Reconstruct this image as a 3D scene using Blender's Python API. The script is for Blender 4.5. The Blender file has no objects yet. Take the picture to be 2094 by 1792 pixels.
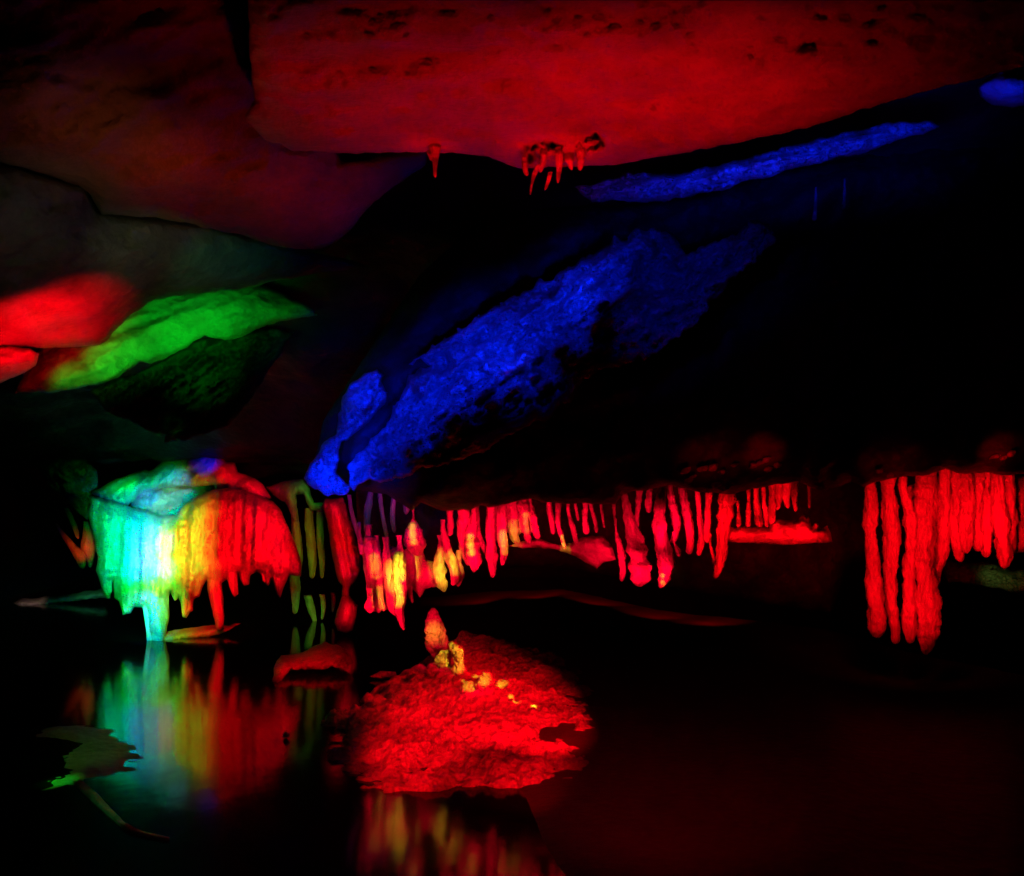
import bpy, bmesh, math, random
import numpy as np
from mathutils import Vector, geometry

# ------------------------------------------------------------------ camera
S = bpy.context.scene
COL = S.collection
W, H = 2094.0, 1792.0            # pixel frame of the photograph (used to aim rays)
CX, HOR, CAMZ = W / 2, 1050.0, 1.7
FOV = math.radians(65)
F = (W / 2) / math.tan(FOV / 2)
cam = bpy.data.cameras.new("camera")
cam.sensor_fit = 'HORIZONTAL'
cam.angle = FOV
cam.shift_y = (HOR - H / 2) / W
cam.clip_start, cam.clip_end = 0.05, 200
co = bpy.data.objects.new("camera", cam)
co.location = (0, 0, CAMZ)
co.rotation_euler = (math.radians(90), 0, 0)
COL.objects.link(co)
S.camera = co
# ------------------------------------------------------------------ world: no daylight reaches the cave
w = bpy.data.worlds.new("World")
S.world = w
w.use_nodes = True
w.node_tree.nodes["Background"].inputs[0].default_value = (0.5, 0.5, 0.55, 1)
w.node_tree.nodes["Background"].inputs[1].default_value = 0.0012
S.view_settings.view_transform = 'Standard'
S.view_settings.look = 'None'
S.view_settings.exposure = 0
S.view_settings.gamma = 1
S.render.engine = 'CYCLES'
S.cycles.max_bounces = 6
S.cycles.diffuse_bounces = 1
S.cycles.use_denoising = True
S.cycles.sample_clamp_indirect = 2.0

RED, GREEN, BLUE, AMBER = (1, 0.0, 0.004), (0.0, 1, 0.02), (0.0, 0.01, 1), (1, .72, .02)
PINK = (1, 0.0, 0.02)
ALB = 0.24


def at(u, v, Y):
    """point of the cave that lies Y metres ahead on the line of sight through (u, v)"""
    return Vector(((u - CX) / F * Y, Y, CAMZ - (v - HOR) / F * Y))


def lamp(c, src, dst, ang, val, blend=0.6, size=0.04, pos=None, kind='SPOT'):
    """coloured cave spotlight; val = brightness wanted on pale rock at the aim point"""
    a = Vector(pos) if pos else at(*src)
    b = at(*dst)
    d = (b - a).length
    l = bpy.data.lights.new("cave_spotlight", kind)
    l.color = c
    l.energy = 39.5 * val * d * d / ALB
    l.shadow_soft_size = size
    if kind == 'SPOT':
        l.spot_size = math.radians(ang)
        l.spot_blend = blend
    o = bpy.data.objects.new("cave_spotlight", l)
    o.location = a
    o.rotation_euler = (b - a).to_track_quat('-Z', 'Y').to_euler()
    COL.objects.link(o)
    return o


# panels: tracing frames of the photograph
def P(ox, oy, s):
    return lambda *pts: [(ox + p[0] / s, oy + p[1] / s) + tuple(q / s for q in p[2:]) for p in pts]


P1, P2, P3 = P(0, 850, 2.954), P(600, 900, 2.954), P(1200, 850, 2.318)
P4, P5, P6 = P(0, 1250, 2.96), P(500, 1250, 2.59), P(1200, 1300, 2.318)
T1, T2, T3, T4 = P(0, 150, 2.533), P(600, 150, 2.954), P(1200, 150, 2.318), P(550, 600, 2.4376)

# ------------------------------------------------------------------ lamps
#@LAMPS@
def slab_lamps():
    for x, v in ((-0.8, .07), (-0.15, .14), (0.5, .24), (0.95, .09)):
        lamp(RED, None, (1047 + x / 3.3 * F, 206, 3.3), 84, v, 1.0, pos=(x, 3.1, 2.2))
    # dim red wash on the smooth roof upper left
    lamp((1, .012, 0), (680, 640, 4.7), (640, 390, 5.2), 60, 0.05, 1.0)
    lamp((1, .03, 0), (400, 600, 4.3), (430, 330, 4.9), 70, 0.038, 1.0)
    lamp((1, .15, .03), (160, 560, 4.0), (200, 260, 4.5), 70, 0.022, 1.0)
    # olive glow
    lamp((.8, 1, .3), (300, 660, 4.6), (310, 510, 5.6), 52, 0.010, 1.0)
    lamp((.8, 1, .4), (120, 600, 4.0), (110, 450, 5.0), 60, 0.005, 1.0)
    lamp((.05, 1, .3), (470, 700, 5.0), (450, 560, 6.2), 44, 0.012, 1.0)
    # red bulge at far left
    lamp(RED, (150, 800, 5.0), (50, 650, 5.6), 62, 0.8, 1.0)
    lamp(RED, (270, 750, 5.0), (150, 640, 5.6), 52, 0.45, 1.0)
    lamp(RED, (600, 330, 4.0), (500, 160, 4.3), 56, 0.03, 1.0)
    lamp(RED, (-30, 790, 5.2), (10, 735, 5.6), 60, 0.7, 1.0)
    lamp(RED, (880, 420, 3.45), (880, 330, 3.7), 50, .3, 1.0)
    lamp(RED, (1110, 400, 3.4), (1110, 325, 3.7), 66, .35, 1.0)
    lamp(RED, (1200, 380, 3.4), (1190, 310, 3.7), 50, .2, 1.0)
    # green lens
    for u, v, b in ((150, 765, .14), (230, 735, .42), (310, 700, .45), (400, 672, .55), (480, 662, .5), (545, 652, .2)):
        lamp(GREEN, (u + 4, v + 44, 6.3), (u, v + 2, 6.75), 60, b * 1.0, 1.0)
    lamp(GREEN, (470, 850, 6.5), (420, 765, 7.1), 48, 0.4, 1.0)
    for u, v, b in ((1430, 965, .25), (1480, 960, .2), (1560, 943, .5), (1800, 970, .2), (1850, 970, .2), (2040, 930, .5)):
        lamp(RED, (u, v + 30, 5.65), (u, v, 6.0), 34, b, 1.0)
    lamp(GREEN, (380, 910, 7.0), (362, 880, 7.3), 24, 0.04, 1.0)
    # blue streak at the upper right
    for u, v, b in ((1210, 398, .12), (1290, 385, .25), (1370, 368, .4), (1450, 352, .5), (1530, 335, .55), (1610, 318, .55), (1690, 298, .5), (1770, 280, .35), (1840, 268, .25), (1900, 255, .15)):
        Yp = 5.0 - (u - 1200) / 700 * .4
        lamp(BLUE, (u - 5, v + 30, Yp - .66), (u, v + 4, Yp - .25), 42, b * 2.0, 1.0)
    lamp(BLUE, (2045, 260, 3.95), (2045, 200, 4.15), 60, .6, 0.8)
    # blue ridge
    for u, v, b in ((650, 985, .9), (690, 985, .8), (655, 930, .6), (715, 890, .5), (715, 830, .45), (735, 780, .45), (760, 760, .2),
                    (770, 920, .2), (820, 850, .5), (870, 820, .5), (870, 750, .4), (930, 780, .55), (940, 700, .45), (1000, 740, .6), (1000, 670, .45),
                    (1060, 730, .45), (1080, 650, .45), (1150, 640, .4), (1170, 590, .45), (1220, 560, .3), (1280, 510, .2),
                    (1310, 640, .07), (1370, 600, .07), (1410, 540, .10), (1490, 500, .05)):
        Yr = 6.0 - (u - 640) / 700 * .55 - .38
        k = -14 if u < 720 else 12
        lamp(BLUE, (u + k - 6, v + (36 if v > 950 else 0), Yr - .42), (u + 8, v + 10, Yr), 40 if v > 950 else 47, b * 4.2, 1.0, size=.015)
    lamp(BLUE, (1670, 470, 4.95), (1664, 430, 5.2), 22, .16, 0.9)
    lamp(BLUE, (1730, 440, 4.95), (1726, 405, 5.2), 20, .06, 0.9)


def flow_lamps():
    for u, b in ((212, .42), (250, .5), (295, .6), (335, .75), (384, .34), (408, .10)):
        for v in (1050, 1105, 1160) + ((1215, 1270) if 240 < u < 350 else ()):
            lamp(GREEN, (u - (38 if u < 260 else 0), v, 9.95), (u, v, 10.6), 54, b * 1.5, 1.0)
    for u, b in ((215, .12), (262, .42), (298, .7), (325, .5)):
        for v in (1050, 1105, 1160) + ((1240, 1290) if 280 < u < 310 else ()):
            lamp(BLUE, (u - (38 if u < 230 else 0), v, 9.95), (u, v, 10.6), 48, b * 1.5, 1.0)
    for u, b in ((322, .32), (362, .5), (412, .62), (462, .66), (512, .66), (562, .66), (592, .4)):
        for v in ((1115, 1160, 1225) if u < 340 else (1085, 1115, 1160) if u < 370 else (1050, 1105, 1160) + ((1210, 1260) if 350 < u < 480 else ())):
            lamp(RED, (u + (44 if u > 480 else 0), v - (24 if v > 1200 else 0), 9.95), (u, v, 10.6), 52 if u < 590 else 40, b * (1.0 if u > 440 else 1.3), 1.0)
    lamp(GREEN, (250, 960, 10.8), (255, 995, 11.2), 60, 0.6, 1.0)
    lamp(GREEN, (340, 950, 10.7), (345, 975, 11.2), 56, 0.5, 1.0)
    lamp(BLUE, (350, 960, 10.7), (355, 985, 11.2), 50, 0.7, 1.0)
    lamp(BLUE, (425, 920, 10.9), (425, 945, 11.3), 44, 0.6, 1.0)
    lamp(BLUE, (305, 1010, 11.0), (305, 1018, 11.5), 44, 0.5, 1.0)
    lamp(RED, (465, 940, 10.8), (470, 965, 11.3), 50, 0.6, 1.0)
    lamp(RED, (520, 960, 10.7), (520, 990, 11.2), 50, 0.6, 1.0)
    lamp(GREEN, (165, 940, 10.9), (160, 970, 11.3), 60, 0.05, 1.0)
    lamp(RED, (165, 1140, 11.7), (165, 1120, 12.2), 50, 0.35, 1.0)
    for v, b in ((1010, .05), (1090, .035), (1160, .05), (1250, .09)):
        lamp(GREEN, (635, v, 11.9), (630, v, 12.6), 60, b * 1.7, 1.0)
    for v in (1045, 1090, 1135, 1180):
        lamp(RED, (685 + (v - 1060) * .12, v, 10.3), (693 + (v - 1060) * .12, v, 10.85), 54, 0.62, 1.0)
    lamp(RED, (705, 1248, 10.4), (710, 1252, 10.9), 40, 0.9, 0.8)
    lamp((.35, 1, .5), (780, 1100, 7.6), (775, 1060, 8.3), 50, 0.010, 1.0)


def fringe_lamps():
    for u, v, b in ((755, 1150, .8), (765, 1225, .8), (815, 1190, .8), (812, 1270, .7), (845, 1090, .75), (860, 1170, .28), (905, 1170, .75), (920, 1090, .7), (965, 1130, .8),
                    (960, 1060, .7), (1015, 1090, .85), (1010, 1150, .8), (1060, 1070, .85), (1110, 1080, .7), (1150, 1090, .6), (1200, 1060, .5), (1215, 1120, .3), (1260, 1150, .8),
                    (1300, 1060, .45), (1300, 1160, .9), (1350, 1080, .7), (1355, 1170, .9), (1395, 1070, .75), (1440, 1090, .7), (1475, 1050, .7), (1475, 1140, .6),
                    (1540, 1090, .75), (1580, 1020, .6), (1620, 1090, .75), (1670, 1100, .5)):
        lamp(PINK if u < 1400 else RED, (u - (26 if u < 830 else 4), v + 34, 6.72), (u, v, 7.15), 60, b * 1.75, 1.0)
    for u, v, b in ((1785, 1030, 1), (1790, 1130, 1), (1795, 1240, 1), (1880, 1030, 1), (1885, 1130, 1), (1890, 1240, 1), (1970, 1020, .85), (1975, 1100, .85), (2050, 1030, .9), (2055, 1110, .9)):
        lamp(RED, (u, v, 6.5), (u, v, 7.0), 74, b * .75, 1.0)
    # amber lamps low between the stalactites
    for u, v, b, a in ((757, 1160, .8, 18), (768, 1225, .8, 16), (800, 1180, 1.3, 34), (818, 1160, 1.2, 30), (812, 1215, 1.0, 26),
                       (843, 1093, .9, 16), (900, 1160, 1.2, 30), (905, 1190, 1.0, 22), (928, 1150, .8, 26), (962, 1115, .8, 18),
                       (1030, 1110, .6, 22), (1052, 1095, .7, 18), (1076, 1070, .4, 14), (1153, 1115, .7, 14), (1355, 1192, .7, 11)):
        for dv, du in ((-15, -1), (0, 0), (15, 2)):
            lamp(AMBER, (u + du - (24 if u < 830 else 3), v + dv + 6, 6.7), (u + du, v + dv, 7.1), a * .72, b * .85, 1.0, size=.01)


def floor_lamps():
    # red mound
    lamp(RED, None, (1010, 1470, 6.4), 40, 0.7, 0.5, pos=(0.75, 4.4, 1.0))
    lamp(RED, None, (960, 1440, 6.8), 44, 0.55, 0.9, pos=(0.9, 6.6, 1.2))
    lamp(PINK, (890, 1230, 7.3), (885, 1290, 7.8), 60, 0.75, 0.9)
    lamp(RED, (970, 1290, 7.0), (950, 1360, 7.4), 60, 0.5, 0.9)
    lamp(AMBER, (885, 1250, 7.3), (888, 1285, 7.7), 26, 0.5, 1.0)
    for u, v, Y in ((895, 1345, 7.35), (935, 1345, 7.2), (960, 1410, 6.65), (990, 1395, 6.6)):
        lamp(PINK, None, (u, v, Y), 16, .5, 1.0, pos=(at(u, v, Y) + Vector((.15, -.7, .5)))[:], size=.01)
        lamp(AMBER, None, (u, v - 12, Y), 8, .8, 1.0, pos=(at(u, v, Y) + Vector((.05, -.8, .5)))[:], size=.01)
    rs = random.Random(5)
    for k in range(20):
        t = (k + .5) / 20
        u = np.interp(t, [0, .3, .6, 1], [900, 935, 990, 1090]) + rs.uniform(-16, 16)
        v = np.interp(t, [0, .3, .6, 1], [1315, 1365, 1395, 1465]) + rs.uniform(-20, 16)
        Y = np.interp(v, [1310, 1470], [7.6, 6.5])
        lamp(AMBER, None, (u, v, Y), rs.uniform(3.5, 7), rs.uniform(.5, 1.0), 1.0, pos=(at(u, v, Y) + Vector((.1, -.8, .6)))[:], size=.01)
    lamp(RED, None, (1020, 1560, 5.35), 44, 0.5, 1.0, pos=(.25, 3.9, .45))
    lamp(RED, None, (860, 1560, 5.5), 36, 0.4, 1.0, pos=(-.8, 3.9, .5))
    lamp(RED, (620, 1310, 7.7), (630, 1360, 8.2), 62, 0.9, 1.0)
    lamp(RED, (575, 1330, 7.9), (580, 1360, 8.2), 30, 0.5, 1.0)
    # green shelf at the lower left
    lamp(GREEN, None, (150, 1550, 5.7), 40, 0.02, 1.0, pos=(-3.0, 4.8, 1.3))
    lamp(GREEN, None, (120, 1605, 5.1), 14, 0.3, 1.0, pos=(-3.0, 4.6, 1.0))
    lamp((.1, 1, .2), None, (240, 1660, 4.7), 40, 0.022, 1.0, pos=(-2.2, 4.0, 1.0))
    lamp((1, .5, .4), (60, 1190, 14), (60, 1232, 15), 30, 0.08, 0.9)
    lamp((.1, 1, .3), (190, 1180, 14), (180, 1218, 15), 26, 0.06, 0.9)
    lamp(GREEN, (390, 1270, 10.2), (400, 1305, 10.6), 60, 0.14, 1.0)
    lamp((.6, 1, .15), (2050, 1210, 9.0), (2050, 1165, 9.7), 46, 0.06, 1.0)
    for u, v, Y in ((980, 1211, 14), (1100, 1207, 13.9), (1220, 1222, 13.4), (1340, 1246, 12.6), (1450, 1262, 12)):
        lamp(RED, (u, v - 40, Y - 1.2), (u, v, Y), 84, 0.28, 1.0)
    # faint red on the near bank
    lamp(RED, None, (1350, 1690, 4.6), 64, 0.11, 1.0, pos=(0.5, 3.6, 1.6))
    lamp(RED, None, (900, 1520, 5.9), 40, 0.5, 0.8, pos=(-0.9, 4.3, 0.9))


slab_lamps(); flow_lamps(); fringe_lamps(); floor_lamps()
#@ENDLAMPS@


# ------------------------------------------------------------------ numpy noise
def _hash(ix, iy, seed):
    h = (ix.astype(np.int64) * 374761393 + iy.astype(np.int64) * 668265263 + seed * 1442695041) & 0x7fffffff
    h = ((h ^ (h >> 13)) * 1274126177) & 0x7fffffff
    return ((h ^ (h >> 16)) & 0xffff) / 65535.0


def vnoise(x, y, seed=0):
    ix, iy = np.floor(x), np.floor(y)
    fx, fy = x - ix, y - iy
    fx, fy = fx * fx * fx * (fx * (fx * 6 - 15) + 10), fy * fy * fy * (fy * (fy * 6 - 15) + 10)
    a, b = _hash(ix, iy, seed), _hash(ix + 1, iy, seed)
    c, d = _hash(ix, iy + 1, seed), _hash(ix + 1, iy + 1, seed)
    return (a + (b - a) * fx) * (1 - fy) + (c + (d - c) * fx) * fy


def fbm(x, y, seed=0, oct=4, ridged=False):
    s, amp, tot = 0, 1.0, 0
    for k in range(oct):
        n = vnoise(x, y, seed + k * 17) * 2 - 1
        if ridged:
            n = 1 - 2 * np.abs(n)
        s = s + n * amp
        tot += amp
        amp *= .5
        x, y = x * 2.03 + 5.1, y * 2.03 + 9.7
    return s / tot


# ------------------------------------------------------------------ materials
MATS = {}


def rock(name, c0, c1, rough=.45, scale=6, bump=.5, dist=.03, stretch=(1, 1, 1), spec=.4):
    m = bpy.data.materials.new(name)
    m.use_nodes = True
    n, L = m.node_tree.nodes, m.node_tree.links
    b = n["Principled BSDF"]
    g = n.new("ShaderNodeNewGeometry")
    mp = n.new("ShaderNodeMapping")
    mp.inputs['Scale'].default_value = stretch
    L.new(g.outputs['Position'], mp.inputs[0])
    n1 = n.new("ShaderNodeTexNoise"); n1.inputs['Scale'].default_value = scale; n1.inputs['Detail'].default_value = 8
    n1.inputs['Roughness'].default_value = .62
    n2 = n.new("ShaderNodeTexNoise"); n2.inputs['Scale'].default_value = scale * .23; n2.inputs['Detail'].default_value = 4
    n3 = n.new("ShaderNodeTexVoronoi"); n3.inputs['Scale'].default_value = scale * 2.4
    for t in (n1, n2, n3):
        L.new(mp.outputs[0], t.inputs['Vector'])
    r = n.new("ShaderNodeValToRGB")
    r.color_ramp.elements[0].position, r.color_ramp.elements[1].position = .3, .7
    r.color_ramp.elements[0].color = (*c0, 1)
    r.color_ramp.elements[1].color = (*c1, 1)
    mx = n.new("ShaderNodeMath"); mx.operation = 'ADD'
    m1 = n.new("ShaderNodeMath"); m1.operation = 'MULTIPLY'; m1.inputs[1].default_value = .5
    m2 = n.new("ShaderNodeMath"); m2.operation = 'MULTIPLY'; m2.inputs[1].default_value = .5
    L.new(n1.outputs['Fac'], m1.inputs[0]); L.new(n2.outputs['Fac'], m2.inputs[0])
    L.new(m1.outputs[0], mx.inputs[0]); L.new(m2.outputs[0], mx.inputs[1])
    L.new(mx.outputs[0], r.inputs[0]); L.new(r.outputs[0], b.inputs['Base Color'])
    bm1 = n.new("ShaderNodeBump"); bm1.inputs['Strength'].default_value = bump; bm1.inputs['Distance'].default_value = dist
    bm2 = n.new("ShaderNodeBump"); bm2.inputs['Strength'].default_value = bump * .5; bm2.inputs['Distance'].default_value = dist * .5
    L.new(n1.outputs['Fac'], bm1.inputs['Height'])
    L.new(n3.outputs['Distance'], bm2.inputs['Height']); L.new(bm1.outputs[0], bm2.inputs['Normal'])
    L.new(bm2.outputs[0], b.inputs['Normal'])
    b.inputs['Roughness'].default_value = rough
    b.inputs['Specular IOR Level'].default_value = spec
    MATS[name] = m
    return m


LIME = rock("pale_limestone", (.10, .096, .09), (.34, .33, .305), .5, 5, .75, .07)
ROUGH = rock("pitted_limestone", (.055, .052, .05), (.40, .39, .37), .45, 9, 1.0, .16)
DARK = rock("shade_darkened_limestone", (.012, .011, .0105), (.034, .032, .03), .55, 5, .7, .05, spec=.2)  # limestone with shade put into its colour, for rock left unlit
CALC = rock("wet_calcite", (.16, .15, .14), (.35, .34, .32), .28, 9, .9, .035, (2.2, 2.2, .8), .5)
PEB = rock("gravelly_calcite", (.05, .048, .045), (.42, .41, .39), .28, 12, 1.0, .08, (1, 1, 1), .5)
MUD = rock("dark_cave_mud", (.012, .010, .008), (.03, .025, .02), .6, 6, .6, .03, spec=.15)


def water_mat():
    m = bpy.data.materials.new("still_black_water")
    m.use_nodes = True
    n, L = m.node_tree.nodes, m.node_tree.links
    b = n["Principled BSDF"]
    b.inputs['Base Color'].default_value = (.002, .003, .003, 1)
    b.inputs['Roughness'].default_value = .095
    b.inputs['IOR'].default_value = 1.33
    g = n.new("ShaderNodeNewGeometry")
    t = n.new("ShaderNodeTexNoise"); t.inputs['Scale'].default_value = 1.6; t.inputs['Detail'].default_value = 3
    L.new(g.outputs['Position'], t.inputs['Vector'])
    bp = n.new("ShaderNodeBump"); bp.inputs['Strength'].default_value = .12; bp.inputs['Distance'].default_value = .02
    L.new(t.outputs['Fac'], bp.inputs['Height']); L.new(bp.outputs[0], b.inputs['Normal'])
    return m


# ------------------------------------------------------------------ builders
def props(o, label=None, cat=None, group=None, kind=None):
    for k, v in (('label', label), ('category', cat), ('group', group), ('kind', kind)):
        if v:
            o[k] = v
    return o


def build(name, V, Fs, mat, parent=None, smooth=True, fix=True):
    V = np.asarray(V, float)
    if parent is not None:
        loc = np.array(parent.location)
    else:
        loc = np.array([(V[:, 0].min() + V[:, 0].max()) / 2, (V[:, 1].min() + V[:, 1].max()) / 2, V[:, 2].min()])
    me = bpy.data.meshes.new(name)
    me.from_pydata((V - loc).tolist(), [], [list(map(int, f)) for f in Fs])
    if fix:
        bm = bmesh.new(); bm.from_mesh(me)
        bmesh.ops.recalc_face_normals(bm, faces=bm.faces)
        bm.to_mesh(me); bm.free()
    me.materials.append(mat)
    if smooth:
        me.polygons.foreach_set('use_smooth', [True] * len(me.polygons))
    o = bpy.data.objects.new(name, me)
    COL.objects.link(o)
    if parent is not None:
        o.parent = parent
    else:
        o.location = loc
    return o


def empty(name, loc, label, cat, group=None):
    o = bpy.data.objects.new(name, None)
    o.empty_display_size = .2
    o.location = loc
    COL.objects.link(o)
    return props(o, label, cat, group)


def plane_of(pp):
    M = np.array([[1, u, v] for u, v, Y in pp], float)
    return np.linalg.solve(M, np.array([1 / Y for _, _, Y in pp]))


def relief(name, outline, pp, mat, bulge=.3, R=40, thick=.5, step=8, noise=(), jit=3, parent=None, seed=1, pits=()):
    """solid rock body: traced outline, its own distance, rounded edges, thickness and surface relief"""
    O = np.array([(p[0], p[1]) for p in outline], float)
    pts = []
    n = len(O)
    for i in range(n):
        a, b = O[i], O[(i + 1) % n]
        k = max(1, int(np.hypot(*(b - a)) / step))
        for j in range(k):
            pts.append(a + (b - a) * j / k)
    pts = np.array(pts)
    if jit:
        pts[:, 0] += fbm(pts[:, 0] / 22, pts[:, 1] / 22, seed + 3, 2) * jit
        pts[:, 1] += fbm(pts[:, 0] / 22 + 40, pts[:, 1] / 22, seed + 5, 2) * jit
        pts[:, 1] += fbm(pts[:, 0] / 7 + 40, pts[:, 1] / 7, seed + 6, 2) * jit * .45
    rs = random.Random(seed)
    gx, gy = np.meshgrid(np.arange(pts[:, 0].min(), pts[:, 0].max(), step), np.arange(pts[:, 1].min(), pts[:, 1].max(), step))
    g = np.stack([gx.ravel(), gy.ravel()], 1)
    rng = np.random.RandomState(seed)
    g = g + (rng.rand(*g.shape) - .5) * step * .35

    def sd(q):
        a = pts; b = np.roll(pts, -1, 0)
        best = np.full(len(q), 1e9); ins = np.zeros(len(q), bool)
        for (ax, ay), (bx, by) in zip(a, b):
            dx, dy = bx - ax, by - ay
            t = np.clip(((q[:, 0] - ax) * dx + (q[:, 1] - ay) * dy) / (dx * dx + dy * dy + 1e-9), 0, 1)
            best = np.minimum(best, np.hypot(q[:, 0] - ax - t * dx, q[:, 1] - ay - t * dy))
            c = ((ay > q[:, 1]) != (by > q[:, 1]))
            if dy != 0:
                ins ^= c & (q[:, 0] < dx * (q[:, 1] - ay) / dy + ax)
        return best, ins
    d, ins = sd(g)
    g = g[ins & (d > step * .45)]
    allp = [Vector(p) for p in np.vstack([pts, g])]
    m = len(pts)
    res = geometry.delaunay_2d_cdt(allp, [(i, (i + 1) % m) for i in range(m)], [], 1, 1e-4)
    uv = np.array([tuple(v) for v in res[0]])
    tris = [tuple(f) for f in res[2]]
    d, _ = sd(uv)
    edge = d < .05
    t = np.clip(d / R, 0, 1)
    s = np.sqrt(np.clip(1 - (1 - t) ** 2, 0, 1))
    if len(tris):
        T_ = np.array(tris); E = np.vstack([T_[:, [0, 1]], T_[:, [1, 2]], T_[:, [2, 0]]])
        s0 = s.copy()
        for _ in range(int(min(60, 4 + (R / step) ** 2 * .35))):
            ac = np.zeros(len(s)); cn = np.zeros(len(s))
            for p_, q_ in ((0, 1), (1, 0)):
                np.add.at(ac, E[:, p_], s[E[:, q_]]); np.add.at(cn, E[:, p_], 1)
            s = np.where(edge, 0, .5 * s + .5 * ac / np.maximum(cn, 1))
        k_ = np.clip(t * 2.2, 0, 1)
        s = s0 * (1 - k_) + s * k_
    A = plane_of(pp)
    Y = 1 / (A[0] + A[1] * uv[:, 0] + A[2] * uv[:, 1])
    dY = np.zeros(len(uv))
    for (amp, su, sv, rot, rid) in noise:
        c, sn = math.cos(math.radians(rot)), math.sin(math.radians(rot))
        a = (uv[:, 0] * c + uv[:, 1] * sn) / su
        b = (-uv[:, 0] * sn + uv[:, 1] * c) / sv
        dY += amp * fbm(a, b, seed + int(amp * 977), 3, rid)
    for (pu, pv, pr, pd) in pits:
        r = np.hypot(uv[:, 0] - pu, uv[:, 1] - pv) / pr
        dY += pd * np.exp(-(r ** 3))
    Yf = Y - bulge * s + dY * np.clip(t * 2, 0, 1)
    Yb = Y + thick * s
    Vf = np.stack([(uv[:, 0] - CX) / F * Yf, Yf, CAMZ - (uv[:, 1] - HOR) / F * Yf], 1)
    Vb = np.stack([(uv[:, 0] - CX) / F * Yb, Yb, CAMZ - (uv[:, 1] - HOR) / F * Yb], 1)
    N = len(uv)
    idx = np.arange(N)
    bi = idx.copy()
    inner = np.where(~edge)[0]
    bi[inner] = N + np.arange(len(inner))
    V = np.vstack([Vf, Vb[inner]])
    Fs = list(tris) + [(bi[c], bi[b], bi[a]) for a, b, c in tris if not (edge[a] and edge[b] and edge[c])]
    return build(name, V, Fs, mat, parent)


def drip(name, pts, Y, mat, parent=None, seed=0, nod=.16, seg=20, flat=1.0):
    """stalactite-like body: tapered, fluted and knobbly, following (u, v, radius) points"""
    p = np.array(pts, float)
    if len(p) == 2:
        p = np.vstack([p[0], (p[0] + p[1]) / 2, p[1]])
    # catmull-rom
    q = np.vstack([2 * p[0] - p[1], p, 2 * p[-1] - p[-2]])
    out = []
    L = np.abs(np.diff(p[:, 1])).sum() + np.abs(np.diff(p[:, 0])).sum()
    k = max(3, int(L / 2.2 / (len(p) - 1)))
    for i in range(1, len(q) - 2):
        for j in range(k):
            t = j / k
            out.append(.5 * ((2 * q[i]) + (-q[i - 1] + q[i + 1]) * t + (2 * q[i - 1] - 5 * q[i] + 4 * q[i + 1] - q[i + 2]) * t * t
                             + (-q[i - 1] + 3 * q[i] - 3 * q[i + 1] + q[i + 2]) * t ** 3))
    out.append(p[-1])
    c = np.array(out)
    # rounded ends
    n = len(c)
    r = np.maximum(c[:, 2], 1.2)
    s = np.arange(n) / (n - 1)
    dist_end = np.hypot(c[:, 0] - c[-1, 0], c[:, 1] - c[-1, 1]) / (r[-1] * 1.6)
    r = r * np.sqrt(np.clip(1 - (1 - np.clip(dist_end, 0.03, 1)) ** 2, 0, 1))
    Yw = Y + .05 * fbm(s * 3 + seed, s * 0 + seed, seed, 2)
    th = np.linspace(0, 2 * math.pi, seg, endpoint=False)
    V = []
    for i in range(n):
        k_ = r[i] * (1 + nod * fbm(np.cos(th) * 1.6 + seed * 3, np.sin(th) * 1.6 + c[i, 1] / (r.mean() * 2.2 + 4), seed, 3)
                     + nod * .6 * fbm(np.full(seg, seed * 7.1), np.full(seg, c[i, 1] / (r.mean() * 1.1 + 3)), seed + 9, 2)
                     + nod * .35 * fbm(np.cos(th) * 3.5 + seed, np.sin(th) * 3.5 + c[i, 1] / 5.0, seed + 4, 2)
                     + .07 * np.cos(th * 5 + seed + c[i, 1] * .01))
        R_ = k_ / F * Yw[i]
        x0 = (c[i, 0] - CX) / F * Yw[i]
        z0 = CAMZ - (c[i, 1] - HOR) / F * Yw[i]
        V.append(np.stack([x0 + np.cos(th) * R_, Yw[i] + np.sin(th) * R_ * flat, np.full(seg, z0)], 1))
    V = np.vstack(V)
    Fs = []
    for i in range(n - 1):
        for j in range(seg):
            j2 = (j + 1) % seg
            Fs.append((i * seg + j, i * seg + j2, (i + 1) * seg + j2, (i + 1) * seg + j))
    Fs.append(tuple(range(seg))[::-1])
    Fs.append(tuple((n - 1) * seg + j for j in range(seg)))
    return build(name, V, Fs, mat, parent)


def join_boxes(objs, name):
    """weld several bodies that are one thing into the first mesh"""
    base = objs[0]
    bm = bmesh.new()
    for o in objs:
        me = o.data.copy()
        me.transform(Vector_matrix(o, base))
        bm.from_mesh(me)
        bpy.data.meshes.remove(me)
    bm.to_mesh(base.data); bm.free()
    for o in objs[1:]:
        bpy.data.objects.remove(o)
    base.name = name
    return base


def Vector_matrix(o, base):
    from mathutils import Matrix
    a = o.location if o.parent is None else Vector((0, 0, 0))
    b = base.location if base.parent is None else Vector((0, 0, 0))
    return Matrix.Translation(a - b)


# ------------------------------------------------------------------ the setting
def heightfield(name, x0, x1, y0, y1, nx, ny, fn, mat, kind='structure'):
    X, Yg = np.meshgrid(np.linspace(x0, x1, nx), np.linspace(y0, y1, ny))
    Z = fn(X, Yg)
    V = np.stack([X.ravel(), Yg.ravel(), Z.ravel()], 1)
    Fs = [(j * nx + i, j * nx + i + 1, (j + 1) * nx + i + 1, (j + 1) * nx + i) for j in range(ny - 1) for i in range(nx - 1)]
    o = build(name, V, Fs, mat, fix=False)
    if kind:
        o['kind'] = kind
    return o


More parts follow.
